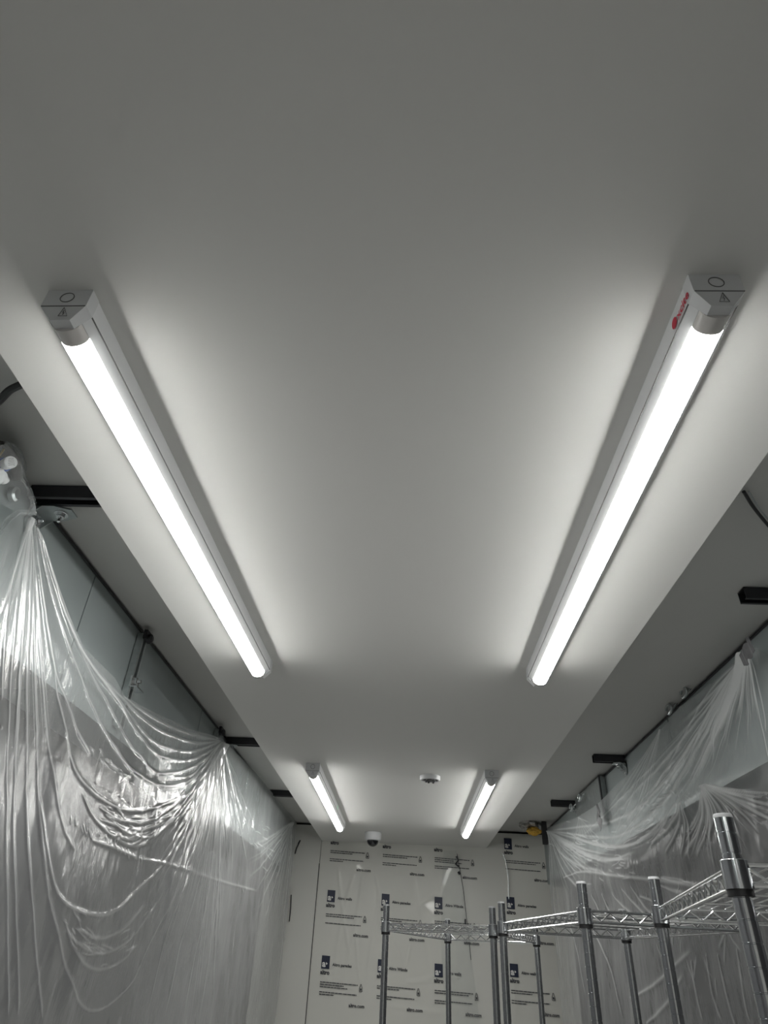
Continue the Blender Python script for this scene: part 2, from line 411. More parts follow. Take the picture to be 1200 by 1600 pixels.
# right sheet --------------------------------------------------------------
XT = 1.085
def RP(pts): return [tuple(on_x(x, y, XT)[1:]) for x, y in pts]
B0 = (1172, 1018); C0 = (858, 1298); B1 = (1117, 1226); B2 = (1074, 1250)
topR = RP([(1290, 1060), (1200, 1022), (1178, 1010), (1165, 1018), (1120, 1062), (1080, 1092), (1062, 1104), (1033, 1140), (987, 1203), (933, 1257), (900, 1278), (866, 1290), (852, 1294)])
RR = []
for a in [
 [B0,(1057,1200),(1027,1236),(990,1268),(945,1286),(900,1293),C0], [B0,(1072,1200),(1035,1256),(982,1300),(937,1308),C0],
 [B0,(1087,1200),(1054,1264),(1012,1339)], [B0,(1110,1080),(1070,1150),(1040,1205),(1010,1250)],
 [B0,(1120,1090),(1080,1180),(1046,1240)], [B0,(1130,1110),(1112,1200)], [B0,(1195,1100),(1200,1150)], [B0,(1190,1120),(1210,1200)],
 [B1,(1095,1290),(1069,1342)], [B1,(1108,1290),(1087,1339)], [B1,(1116,1280),(1106,1331)], [B1,(1125,1290),(1130,1340)],
 [B1,(1145,1275),(1160,1312)], [B1,(1160,1270),(1190,1305)], [B1,(1170,1260),(1215,1285)], [B1,(1175,1250),(1230,1262)],
 [B1,(1112,1300),(1118,1360)], [B1,(1135,1285),(1146,1330)],
 [B2,(1072,1300),(1065,1342)], [B2,(1058,1300),(1042,1335)], [B2,(1050,1290),(1020,1320)], [B2,(1078,1300),(1076,1345)],
 [(880,1372),(911,1362),(975,1369),(1035,1376),(1090,1386)], [(1027,1380),(1052,1392),(1085,1398),(1120,1396)], [(1035,1372),(1085,1384),(1150,1388)],
 [(960,1394),(968,1408),(984,1424),(1012,1444)], [(945,1396),(952,1420),(968,1446)], [(990,1384),(1000,1405),(1025,1436)], [(975,1388),(992,1412),(1020,1440)],
 [(930,1398),(938,1425),(950,1450)], [(985,1560),(1020,1540),(1052,1511),(1082,1482)], [(1010,1600),(1040,1570),(1070,1520)],
 [(1100,1490),(1110,1550),(1128,1600)], [(1120,1490),(1135,1560),(1150,1610)], [(1080,1500),(1090,1560),(1100,1600)], [(1150,1480),(1162,1560),(1172,1600)],
 [C0,(872,1340),(890,1372),(920,1398)], [C0,(864,1360),(870,1440),(880,1520)], [C0,(875,1330),(905,1352),(950,1362)], [C0,(862,1400),(874,1500)],
 [C0,(890,1320),(940,1340),(1000,1342)], [C0,(900,1310),(960,1322),(1010,1312),(1045,1280)],
 [(885,1300),(930,1320),(985,1322),(1030,1290),(1060,1250)], [(900,1330),(950,1345),(1000,1330)],
 [(880,1420),(900,1480),(915,1560)], [(905,1410),(950,1500),(975,1600)], [(1000,1400),(1060,1420),(1130,1420)],
]: addL(a, .95, 1.25, .03, .12, RR, RP)
fan(RP, RR, B0, [(880, 1310), (960, 1320), (1010, 1310), (1050, 1290), (1080, 1250), (1110, 1220), (1150, 1190), (1200, 1180)], 58, .78, 1.35, .04, 15, .3)
fan(RP, RR, B1, [(1050, 1345), (1100, 1370), (1150, 1350), (1220, 1300), (1240, 1240)], 34, .62, 1.3, .04, 16)
fan(RP, RR, (1034, 1136), [(930, 1290), (960, 1330), (1000, 1300)], 12, .55, .9, .05, 17)
fan(RP, RR, C0, [(1010, 1345), (960, 1372), (920, 1400), (880, 1420), (866, 1460)], 26, .6, 1.2, .08, 18)
fan(RP, RR, (905, 1276), [(960, 1330), (920, 1350), (890, 1340)], 9, .5, .9, .05, 19)
strokes(RP, RR, [(880,1300),(930,1318),(985,1315),(1030,1290)], 46, (10, 12), 18, .45, 1.3, 41)
strokes(RP, RR, [(900,1345),(950,1358),(1000,1352)], 26, (10, 9), 16, .42, 1.1, 42, 20)
strokes(RP, RR, [(1020,1260),(1050,1240),(1080,1245),(1110,1228)], 20, (9, 6), 14, .45, 1.3, 43, 30)
strokes(RP, RR, [(1080,1400),(1090,1480),(1110,1570)], 18, (40, 20), 40, .7, .9, 44)
def leanR(Y, Z):
    d = np.zeros_like(Y)
    for (cx, cy), sy, sz, a in (((960, 1370), .8, .08, .03), ((1110, 1235), .35, .05, .03)):
        p = on_x(cx, cy, XT); d += a*np.exp(-((Y-p[1])/sy)**2-((Z-p[2])/sz)**2)
    return d
tag(drape('plastic_sheet', XT, -1, topR, .9, 5.6, RR, leanR, seed=41),
    'translucent polythene sheet draped over the right wall behind the wire racks', 'plastic sheet')

# ------------------------------------------------------------------ LED battens
def text_mesh(txt, bold=0.):
    cu = bpy.data.curves.new('t', 'FONT'); cu.body = txt; cu.size = 1; cu.offset = bold; cu.resolution_u = 2
    ob = bpy.data.objects.new('t', cu); COL.objects.link(ob)
    dg = bpy.context.evaluated_depsgraph_get(); me = bpy.data.meshes.new_from_object(ob.evaluated_get(dg))
    vs = [tuple(v.co) for v in me.vertices]; fs = [tuple(p.vertices) for p in me.polygons]
    bpy.data.objects.remove(ob); bpy.data.curves.remove(cu); bpy.data.meshes.remove(me)
    return vs, fs
def arc(r, a0, a1, n, cx=0, cz=0):
    return [(cx+r*math.cos(math.radians(a0+(a1-a0)*k/n)), cz+r*math.sin(math.radians(a0+(a1-a0)*k/n))) for k in range(n+1)]
def batten(p0, p1, label, printed=0, led=False):
    """p0, p1: centre line ends on the ceiling board"""
    p0 = Vector((p0[0], p0[1], H)); p1 = Vector((p1[0], p1[1], H)); L = (p1-p0).length
    yv = (p1-p0).normalized(); xv = Vector((yv.y, -yv.x, 0)); 
    m = Matrix([[xv.x, yv.x, 0, p0.x], [xv.y, yv.y, 0, p0.y], [0, 0, 1, H], [0, 0, 0, 1]])
    t = thing('led_batten', p0, label, 'ceiling light', 'led battens on the ceiling board')
    HW, SD, DZ, DW = .034, -.036, -.049, .0225
    body = [(-HW, 0), (HW, 0), (HW, SD), (DW, DZ), (-DW, DZ), (-HW, SD)]
    MB().prism(body, .0225, L-.0225, m).build('housing', M['white_plastic'], t)
    for s in (-1, 1): MB().box(s*(HW+.0002)-.0006, s*(HW+.0002)+.0006, .023, L-.023, SD-.0012, SD+.0010, m).build('side_seam', M['line'], t)
    dome = arc(.0222, 180, 360, 14, 0, DZ)
    dome = [(x, DZ+(z-DZ)*.85) for x, z in dome]
    MB().prism(dome, .052, L-.040, m, True).build('diffuser', M['led'], t)
    dome2 = [(x*.985, DZ+(z-DZ)*.98) for x, z in dome]
    MB().prism(dome2, .0225, .0518, m, True).build('tube_end', M['clear_end'], t)
    MB().prism(dome2, L-.0398, L-.0225, m, True).build('tube_end', M['clear_end'], t)
    for s, y0, y1 in ((-1, 0, .0222), (1, L-.0222, L)):
        cap = [(-HW-.001, 0), (HW+.001, 0), (HW+.001, SD-.001), (.015, -.062), (-.015, -.062), (-HW-.001, SD-.001)]
        c = MB()
        ye, yi = (y0, y1) if s < 0 else (y1, y0)
        n = 6
        # face leans back below the seam line
        vs = [(x, ye if z > SD-.002 else ye-s*.006, z) for x, z in cap]+[(x, yi, z) for x, z in cap]
        fs = [(0, 1, 2, 5), (2, 3, 4, 5), (6, 7, 8, 9, 10, 11)]+[(i, (i+1) % n, n+(i+1) % n, n+i) for i in range(n)]
        c.add(vs, fs, False, m)
        e = c.build('end_cap', M['cap'], t)
        ring = MB(); pts = [(.0105*math.cos(a), ye+s*.0004, -.018+.0105*math.sin(a)) for a in np.linspace(0, 2*math.pi, 25)]
        ring.tube([m @ Vector(p) for p in pts], .0007, 5, None, False)
        ring.box(-HW, HW, ye-.0006, ye+.0006, SD-.0022, SD-.0010, m)
        ring.build('knockout_ring', M['line'], e)
        if s < 0:
            tri = MB(); A = [(-.008, .006), (.008, .006), (.004, -.006)]
            def q(u, v): return m @ Vector((u*.8+.003, ye-.0008+.006*(.013-v)/.027, SD-.014+v))
            P = [q(0, .009), q(-.008, -.006), q(.009, -.006), q(0, .009)]
            tri.tube(P, .0005, 4); tri.tube([q(.001, .004), q(-.001, 0), q(.002, 0), q(0, -.004)], .0005, 4)
            tri.build('warning_triangle', M['line'], e)
    if printed:
        b = MB(); s = printed
        vs, fs = text_mesh('xcite', .02)
        sc_ = .022
        mm = m @ Matrix([[0, 0, s, s*(HW+.0008)], [1 if s > 0 else -1, 0, 0, 0], [0, 1, 0, 0], [0, 0, 0, 1]])
        y00 = .056
        def side(u, v): return m @ Vector((s*(HW+.0016), y00-u, -.030+v))
        b.add([side(x*sc_, y*sc_) for x, y, z in vs], fs)
        b.add([side(-.012+.009*math.cos(a), .0085+.009*math.sin(a)) for a in np.linspace(0, 2*math.pi, 20, endpoint=False)], [tuple(range(20))])
        tag(b.build('maker_print', M['red'], t), 'dark red printed lettering')
    if led:
        b = MB()
        for dy, dz in ((0, -.020), (.012, -.026), (.004, -.012)): b.lathe([(.0005, 0), (.0016, .0004), (.0016, .002)], 8, m @ Matrix.Translation((HW+.001, 1.02+dy, dz)) @ Matrix.Rotation(math.pi/2, 4, 'Y'))
        tag(b.build('indicator', M['green'], t), 'tiny green indicator lights')
    return t
batten((-.527, .603), (-.499, 2.078), 'near left white LED strip light fixed under the ceiling board')
batten((.4175, .571), (.419, 2.070), 'near right white LED strip light with dark red lettering on its side', printed=-1)
batten((-.481, 3.418), (-.474, 5.090), 'far left short-looking white LED strip light with green indicator near the dome camera', led=True)
batten((.420, 3.422), (.420, 5.145), 'far right short-looking white LED strip light beside the detector base')

batten((-.531, -2.30), (-.520, -.80), 'LED strip light behind the viewer, left of the pair nearest the entrance')  # unseen pair behind the camera, added to fill the ceiling and walls
batten((.424, -2.30), (.424, -.80), 'LED strip light behind the viewer, right of the pair nearest the entrance')

# ------------------------------------------------------------------ ceiling devices
p = on_z(672, 1217, H-.012)
T = Matrix.Translation((p[0], p[1], H)) @ Matrix.Rotation(math.pi, 4, 'X')
t = thing('detector_base', (p[0], p[1], H), 'round white detector base with exposed terminals between the far strip lights', 'detector base')
MB().lathe([(.054, 0), (.054, .014), (.050, .020), (.045, .021), (.043, .012), (.001, .010)], 36, T).build('base_ring', M['white_plastic'], t)
MB().lathe([(.040, .0135), (.040, .018), (.001, .0185)], 28, T @ Matrix.Translation((.002, 0, 0))).build('dark_recess', M['pcb'], t)
b = MB()
for k in range(9):
    a = k*.7+.3; r = .012+.004*(k % 4); q = T @ Vector((r*1.6*math.cos(a), r*1.6*math.sin(a), .020))
    b.box(q.x-.005, q.x+.005, q.y-.004, q.y+.004, q.z-.007, q.z+.002)
b.build('terminal_block', M['pcb'], t)
b = MB()
for k in range(4):
    a = k*1.57+.5; q = [T @ Vector((.03*math.cos(a+u*.8), .03*math.sin(a+u*.8), .018+.004*math.sin(u*3))) for u in np.linspace(0, 1, 6)]
    b.tube(q, .0017, 6)
b.build('contact_clip', M['galv'], t)
p = on_z(583, 1301, H)
T = Matrix.Translation((p[0], p[1], H)) @ Matrix.Rotation(math.pi, 4, 'X')
t = thing('dome_camera', (p[0], p[1], H), 'white and black dome security camera at the far end of the ceiling board', 'security camera')
MB().lathe([(.062, 0), (.064, .004), (.064, .040), (.060, .052), (.050, .056), (.001, .056)], 36, T).build('housing', M['white_plastic'], t)
MB().lathe([(.046, .056)]+[(.044*math.cos(a), .057+.040*math.sin(a)) for a in np.linspace(0, 1.5, 9)], 30, T).build('dome', M['smoked'], t)
b = MB(); b.lathe([(.004, 0), (.004, .003)], 10, T @ Matrix.Translation((-.030, -.058, .022)) @ Matrix.Rotation(math.pi/2, 4, 'X'))
b.build('screw', M['line'], t)

# ------------------------------------------------------------------ back wall lining, film and print
YW = YB-.03
struct(MB().box(-.708, 1.30, YW, YB, -ZC, HS-.018).build('wall_back_lining', M['board'])).name = 'trim_2'
def film(name, x0, x1, folds, label, z1=HS-.03, ztop=None, matl='film', off=.004, amp=1., nz=170):
    nx = int((x1-x0)/.006)
    X = np.linspace(x0, x1, nx); Z = np.concatenate([np.linspace(z1, -.45, nz), np.linspace(-.5, -ZC+.02, 12)])
    Xg, Zg = np.meshgrid(X, Z)
    D, _ = field(Xg, Zg, [([tuple(on_y(a, b_, YW)[[0, 2]]) for a, b_ in pl], wd, h_, .2, .2) for pl, wd, h_ in folds])
    D += .0008*vnoise(Xg+3, Zg+3, .12, .3, 77)*amp
    vs = np.stack([Xg, YW-off-D, Zg], -1).reshape(-1, 3); b = MB(); b.v = [tuple(map(float, q)) for q in vs]
    idx = np.arange(len(X)*len(Z)).reshape(len(Z), len(X))
    q = np.stack([idx[:-1,:-1], idx[1:,:-1], idx[1:,1:], idx[:-1,1:]], -1).reshape(-1, 4)
    b.f = [tuple(map(int, a)) for a in q]; b.sm = [True]*len(b.f)
    return tag(b.build(name, M[matl]), label, 'protective film')
foldsA = [([(568,1350),(563,1400),(545,1500),(530,1560)], .012, .0030), ([(580,1350),(592,1400),(580,1480),(572,1540)], .010, .0028),
 ([(528,1350),(535,1420),(548,1500)], .009, .0022), ([(556,1360),(543,1400),(527,1480),(520,1540)], .012, .0030),
 ([(555,1450),(560,1520),(566,1545)], .007, .0025), ([(645,1350),(652,1400),(665,1470),(675,1540)], .009, .0022),
 ([(652,1430),(660,1410),(680,1398),(700,1404)], .007, .0022), ([(630,1535),(660,1532),(690,1520)], .012, .0025), ([(600,1570),(660,1580),(700,1583)], .012, .0025),
 ([(735,1480),(745,1540),(752,1600)], .012, .004), ([(615,1460),(630,1510)], .006, .002), ([(645,1465),(635,1510)], .006, .002)]
fA = film('protective_film', -.70, .405, foldsA, 'large white printed protective film on the back wall between the strip lights')
foldsB = [([(800,1480),(803,1540),(806,1600)], .012, .003), ([(788,1335),(795,1370),(795,1420)], .008, .003)]
fB = film('protective_film', .805, 1.25, foldsB, 'narrow white printed protective film on the back wall beside the right plastic sheet', off=.005)
# peeling clear edge strip hanging over the middle
def strip(pl, pr, name, label, off, nz=60, nx=26, wave=.010):
    A = smooth_poly([tuple(on_y(a, b_, YW)[[0, 2]]) for a, b_ in pl], 14); B = smooth_poly([tuple(on_y(a, b_, YW)[[0, 2]]) for a, b_ in pr], 14)
    A = A[np.linspace(0, len(A)-1, nz).astype(int)]; B = B[np.linspace(0, len(B)-1, nz).astype(int)]
    b = MB()
    for i in range(nz):
        for j in range(nx):
            t = j/(nx-1); p = A[i]*(1-t)+B[i]*t
            d = off+wave*abs(math.sin(t*9+i*.05))*math.sin(math.pi*min(1, i/nz+.15))+(.014*max(0, (t-.85)/.15)**2)
            b.v.append((float(p[0]), YW-d, float(p[1])))
    for i in range(nz-1):
        for j in range(nx-1): k = i*nx+j; b.f.append((k, k+nx, k+nx+1, k+1)); b.sm.append(True)
    return tag(b.build(name, M['clear']), label, 'protective film')
strip([(693,1330),(690,1400),(690,1500),(700,1610)], [(713,1330),(724,1390),(734,1480),(751,1610)], 'loose_film', 'clear loose film hanging wrinkled below the ceiling board, right of centre', .018)
s = MB()
def bw(x, y, d=.034): q = on_y(x, y, YW-d); return (q[0], YW-d, q[2])
s.tube([bw(713,1338), bw(716,1344), bw(712,1350), bw(717,1354)], .007, 7); s.tube([bw(716,1362), bw(719,1366)], .010, 7); s.tube([bw(727,1436), bw(727,1444)], .006, 7)
s.tube([bw(714,1334), bw(724,1390), bw(733,1470), bw(736,1500)], .0022, 6)
tag(s.build('film_edge_roll', M['rail']), 'dark curled edge of loose film below the ceiling board', 'film edge')
s = MB(); s.tube([bw(785,1332), bw(790,1345), bw(794,1370), bw(795,1405)], .0035, 6)
tag(s.build('film_curl', M['galv']), 'grey curled film edge left of the narrow printed film', 'film edge')
# dark joints in the lining
s = MB(); q0 = on_y(499, 1349, YW); q1 = on_y(476, 1600, YW)
s.box(-.7145, -.7085, YW-.001, YW+.01, -ZC, q0[2]); struct(s.build('trim_3', M['seam']))
s = MB(); s.tube([bw(466,1318,.03), bw(469,1313,.04), bw(463,1326,.04), bw(461,1334,.03)], .006, 6); s.tube([bw(455,1398,.02), bw(454,1420,.02), bw(452,1440,.02)], .0045, 6)
tag(s.build('dark_hanging_wire', M['black']), 'short dark wire ends at the far left corner beside the plastic', 'wire')

TX = {k: text_mesh(k, bo) for k, bo in (('altro', .045), ('Altro walls', .03), ('Altro paredes', .03), ('Altro Wände', .03), ('altro.com', .03), ('a', .04))}
def printed(film_o, x, z, title, seed, logo=True, right=.36):
    r = random.Random(seed); y = YW-.0115; sk = -.035
    def P(u, v): return (x+u, y, z+v+sk*u)
    if logo:
        b = MB(); b.add([P(0, 0), P(.062, 0), P(.062, .082), P(0, .082)], [(0, 1, 2, 3)]); lg = b.build('printed_logo', M['navy'], film_o)
        b = MB(); vs, fs = TX['a']; b.add([(P(.006+vx*.058, .012+vy*.058)[0], y-.0006, P(.006+vx*.058, .012+vy*.058)[2]) for vx, vy, _ in vs], fs)
        b.add([(P(a, c)[0], y-.0006, P(a, c)[2]) for a, c in ((.034, .024), (.048, .032), (.034, .042))], [(0, 1, 2)])
        tag(b.build('logo_letter', M['inkw'], lg), 'white letter a with an arrow on the navy square')
    def put(key, u, v, s_, nm):
        b2 = MB(); vs, fs = TX[key]; b2.add([P(u+a*s_, v+c*s_) for a, c, _ in vs], fs); b2.build(nm, M['ink'], film_o)
    put('altro', -.004, -.034, .036, 'printed_word')
    b = MB()
    if logo: put(title, .085, .022, .026, 'printed_title')
    def line(v, wd, h_=.0056):
        u = 0
        while u < wd:
            l = r.uniform(.012, .034); l = min(l, wd-u); b.add([P(u, v), P(u+l, v), P(u+l, v+h_), P(u, v+h_)], [(0, 1, 2, 3)]); u += l+.003
    n = r.choice((2, 2, 3)); v = -.085
    for k in range(n): line(v, .285 if k == 0 else r.uniform(.10, .26)); v -= .014
    v = -.145
    for k in range(2): line(v, .28 if k == 0 else r.choice((.11, .0)) ); v -= .014
    b.build('printed_paragraph', M['ink'], film_o)
    put('altro.com', .225, -.215, .030, 'printed_address')
    b = MB()
    # small bottle-shaped symbol
    o = [(.298, -.118), (.298, -.10), (.304, -.085), (.306, -.076), (.312, -.076), (.314, -.085), (.320, -.10), (.320, -.118), (.298, -.118)]
    for (u0, v0), (u1, v1) in zip(o[:-1], o[1:]):
        d = Vector((u1-u0, v1-v0)); nn = Vector((-d.y, d.x)).normalized()*.0018
        b.add([P(u0+nn.x, v0+nn.y), P(u1+nn.x, v1+nn.y), P(u1-nn.x, v1-nn.y), P(u0-nn.x, v0-nn.y)], [(0, 1, 2, 3)])
    b.add([P(.303, -.112), P(.315, -.112), P(.315, -.099), P(.303, -.099)], [(0, 1, 2, 3)])
    b.build('printed_symbol', M['ink'], film_o)
grid = [(fA, 511, 1409, 'Altro walls'), (fA, 596, 1415, 'Altro paredes'), (fA, 679, 1420, 'Altro Wände'), (fB, 792, 1420, 'Altro paredes'),
        (fA, 502, 1513, 'Altro paredes'), (fA, 590, 1519, 'Altro Wände'), (fA, 679, 1526, 'Altro walls'), (fB, 797, 1526, 'Altro walls'),
        (fB, 788, 1327, 'Altro walls')]
for k, (fo, px, py, ti) in enumerate(grid):
    q = on_y(px, py, YW); printed(fo, q[0], q[2], ti, k*7+1)
for px, py, k in ((518, 1312, 1), (599, 1318, 2), (679, 1323, 3)):
    q = on_y(px, py, YW); printed(fA, q[0], q[2], '', 50+k, logo=False)

# ------------------------------------------------------------------ wire racks
TOPZ = .19
def ring_post(x, y, z0, z1, r=.0125):
    prof = [(r*.8, z0), (r, z0+.004)]; z = z1-.0215
    zs = []
    while z > z0+.02: zs.append(z); z -= .0254
    for z in reversed(zs): prof += [(r, z-.0022), (r, z-.0012), (r*.93, z-.0006), (r*.93, z+.0006), (r, z+.0012), (r, z+.0022)]
    prof += [(r, z1-.002), (r*.85, z1)]
    return MB().lathe(prof, 22, Matrix.Translation((x, y, 0)))
def rack(o, a, b_, la, lb, label, wires=True):
    a = Vector((*a, 0)).normalized(); c = Vector((*b_, 0)).normalized(); o = Vector((*o, 0))
    t = thing('wire_rack', (o.x, o.y, -ZC), label, 'wire rack', 'chrome wire racks on the right')
    cs = [o, o+a*la, o+a*la+c*lb, o+c*lb]
    for q in cs:
        po = ring_post(q.x, q.y, -ZC+.012, TOPZ-.001).build('post', M['chrome'], t)
        MB().lathe([(.0128, TOPZ-.003), (.0128, TOPZ-.0005), (.0118, TOPZ+.0022), (.001, TOPZ+.0028)], 20, Matrix.Translation((q.x, q.y, 0))).build('post_cap', M['cap'], po)
        MB().lathe([(.012, -ZC), (.014, -ZC+.004), (.013, -ZC+.014)], 16, Matrix.Translation((q.x, q.y, 0))).build('foot', M['black'], po)
    for zt in (TOPZ-.055, -1.42):
        s = MB(); zr, zl = zt-.006, zt-.030
        sls = []; cls = []
        for q in cs:
            T = Matrix.Translation((q.x, q.y, 0))
            cl = MB(); sl = MB(); cls.append(cl); sls.append(sl)
            cl.lathe([(.0135, zt-.036), (.0182, zt-.035), (.0176, zt-.001), (.0165, zt), (.0128, zt)], 22, T)
            sl.lathe([(.0128, zt-.0435), (.0168, zt-.0430), (.0168, zt-.0355), (.0128, zt-.0355)], 22, T)
        def truss(p, q, inw):
            d = (q-p).normalized(); L = (q-p).length; p2 = p+d*.017; L2 = L-.034
            n = max(6, round(L2/.050)); Z = Vector((0, 0, 1))
            s.tube([p2+Z*zr, p2+d*L2+Z*zr], .0030, 8); s.tube([p2+Z*zl, p2+d*L2+Z*zl], .0030, 8)
            pts = []
            for k in range(2*n+1):
                u = L2*k/(2*n); zz = zr-.003 if k % 2 == 0 else zl+.003
                pts.append(p2+d*u+Z*zz+inw*.003)
            s.tube(pts, .0024, 6)
            s.tube([p2+inw*.010+Z*(zl+.003), p2+d*L2+inw*.010+Z*(zl+.003)], .0018, 6)
        mid = (cs[0]+cs[2])/2
        for i in range(4):
            p, q = cs[i], cs[(i+1) % 4]; d = (q-p).normalized(); n_ = Vector((-d.y, d.x, 0)); n_ = n_ if n_.dot(mid-p) > 0 else -n_
            truss(p, q, n_)
        # deck wires run lengthways, carried on cross rods with a small zigzag
        n = int((lb-.03)/.0245)
        for k in range(1, n):
            u = lb*k/n; s.tube([o+c*u+a*.004+Vector((0, 0, zr+.003)), o+c*u+a*(la-.004)+Vector((0, 0, zr+.003))], .0015, 5, None, False)
        for f_ in (.25, .5, .75):
            p = o+a*(la*f_); s.tube([p+c*.004+Vector((0, 0, zr-.002)), p+c*(lb-.004)+Vector((0, 0, zr-.002))], .0026, 6)
        sh = s.build('shelf', M['chrome_dull'], t)
        for cl in cls: cl.build('corner_collar', M['chrome'], sh)
        for sl in sls: sl.build('clip_sleeve', M['black'], sh)
    return t
rack((.443, 1.002), (.179, .984), (.984, -.179), .753, .42, 'nearest chrome wire rack with the tall thick post at right')
rack((.446, 1.903), (-.159, .987), (.987, .159), .72, .435, 'middle chrome wire rack standing behind the nearest rack')
rack((-.073, 2.990), (.352, .936), (.936, -.352), .80, .425, 'farthest chrome wire rack nearest the printed back wall')

# ------------------------------------------------------------------ ceiling struts and brackets
def channel(b, x0, x1, y, z1=HS-.002, w_=.041, d=.036, t_=.003):
    """slotted channel running across (x), open side down"""
    y0, y1 = y-w_/2, y+w_/2
    b.box(x0, x1, y0, y1, z1-t_, z1); b.box(x0, x1, y0, y0+t_, z1-d, z1-t_); b.box(x0, x1, y1-t_, y1, z1-d, z1-t_)
    b.box(x0, x1, y0+t_, y0+.010, z1-d, z1-d+t_); b.box(x0, x1, y1-.010, y1-t_, z1-d, z1-d+t_)
def bolt(b, T, r=.011):
    b.lathe([(r*1.5, 0), (r*1.5, .0025), (r*1.35, .003)], 20, T); b.lathe([(r, .003), (r, .011), (r*.8, .013)], 6, T, False); b.lathe([(r*.42, .013), (r*.42, .024), (r*.3, .025)], 12, T)
def angle_bracket(t, y, side, xw, s=1., lh=None, bh=None, bv=None):
    """right-angle plate: one leg on the wall, one under the channel; side +1 = left wall"""
    b = MB(); z1 = HS-.040; W = .030*s; L = .062*s
    x0 = xw+side*.002
    def leg(f):
        o = [(-W, .0), (W, .0), (W, .6*L), (W*.5, L), (-W*.5, L), (-W, .6*L)]
        a = [f(u, v, 0) for u, v in o]; c = [f(u, v, .004) for u, v in o]; n = 6
        b.add(a+c, [tuple(range(n)), tuple(range(n, 2*n))[::-1]]+[(i, (i+1) % n, n+(i+1) % n, n+i) for i in range(n)])
    lh = lh or L; bh = bh or .036*s; bv = bv or .036*s
    leg(lambda u, v, w_: (x0+side*v*lh/L, y+u, z1-w_)); leg(lambda u, v, w_: (x0+side*w_, y+u, z1-v))
    for u in (-W, W): b.add([(x0, y+u, z1), (x0+side*.03*s, y+u, z1), (x0, y+u, z1-.03*s), (x0, y+u*.94, z1), (x0+side*.03*s, y+u*.94, z1), (x0, y+u*.94, z1-.03*s)], [(0, 1, 2), (5, 4, 3), (0, 3, 4, 1), (1, 4, 5, 2), (2, 5, 3, 0)])
    k = b.build('angle_bracket', M['galv'], t)
    b2 = MB(); bolt(b2, Matrix.Translation((x0+side*.004, y, z1-bv)) @ Matrix.Rotation(side*math.pi/2, 4, 'Y'), .010*s); b2.build('bolt', M['chrome_dull'], k)
    b2 = MB(); bolt(b2, Matrix.Translation((x0+side*bh, y, z1-.004)) @ Matrix.Rotation(math.pi, 4, 'X'), .010*s); b2.build('bolt', M['chrome_dull'], k)
def strut(x0, x1, y, label, side, xw, br=True, s=1., off=0., **kw):
    t = thing('strut_channel', ((x0+x1)/2, y, HS-.04), label, 'steel channel', 'dark steel channels under the side ceilings')
    b = MB(); channel(b, min(x0, x1), max(x0, x1), y); b.build('channel', M['rail'], t)
    if br: angle_bracket(t, y+off, side, xw, s, **kw)
    return t
strut(XL+.006, -.62+.0-.09, 1.30, 'dark steel channel with shiny bolted angle bracket at upper left', 1, XL, True, 1.15, .045, lh=.100, bh=.066, bv=.026)
strut(XL+.006, -.712, 3.51, 'dark steel channel end above the middle tie point of the left plastic', 1, XL)
strut(XL+.006, -.712, 4.78, 'dark steel channel end nearest the back wall on the left', 1, XL, True, .8)
strut(.975, XR-.006, 1.735, 'black steel channel end cut by the right edge of the view', -1, XR)
strut(.978, XR-.006, 3.58, 'dark steel channel with bracket sticking out above the right plastic', -1, XR)
strut(.972, XR-.006, 4.74, 'farthest dark steel channel stub above the right plastic', -1, XR, True, .8)

def wall_channel(y, z0, z1, label, clamp=None):
    t = thing('wall_channel', (XL+.01, y, z0), label, 'steel channel')
    b = MB(); x = XL+.003
    for y0, y1 in ((y-.0205, y-.0175), (y+.0175, y+.0205)): b.box(x, x+.020, y0, y1, z0, z1)
    b.box(x, x+.003, y-.0175, y+.0175, z0, z1)
    for y0, y1 in ((y-.0205, y-.010), (y+.010, y+.0205)): b.box(x+.020, x+.023, y0, y1, z0, z1)
    b.build('channel', M['galv'], t)
    c = MB(); x2 = x+.023
    c.box(x2, x2+.012, y-.026, y+.026, z1-.020, z1+.012); c.lathe([(.016, 0), (.016, .012), (.010, .016)], 14, Matrix.Translation((x2+.010, y, z1-.012)) @ Matrix.Rotation(math.pi/2, 4, 'Y'))
    c.build('end_clamp', M['rail'], t)
    if clamp:
        c = MB(); c.box(x2, x2+.006, y-.034, y+.034, clamp-.018, clamp+.018); c.box(x2, x2+.030, y-.034, y+.034, clamp-.022, clamp-.018)
        c.lathe([(.014, 0), (.014, .010), (.007, .011), (.007, .022)], 8, Matrix.Translation((x2+.006, y-.008, clamp+.004)) @ Matrix.Rotation(math.pi/2, 4, 'Y'), False)
        c.build('beam_clamp', M['chrome_dull'], t)
wall_channel(2.13, .60, .925, 'upright slotted channel with shiny clamp on the left cladding', .748)
wall_channel(3.27, .60, .925, 'short upright channel above the middle tie point of the left plastic')

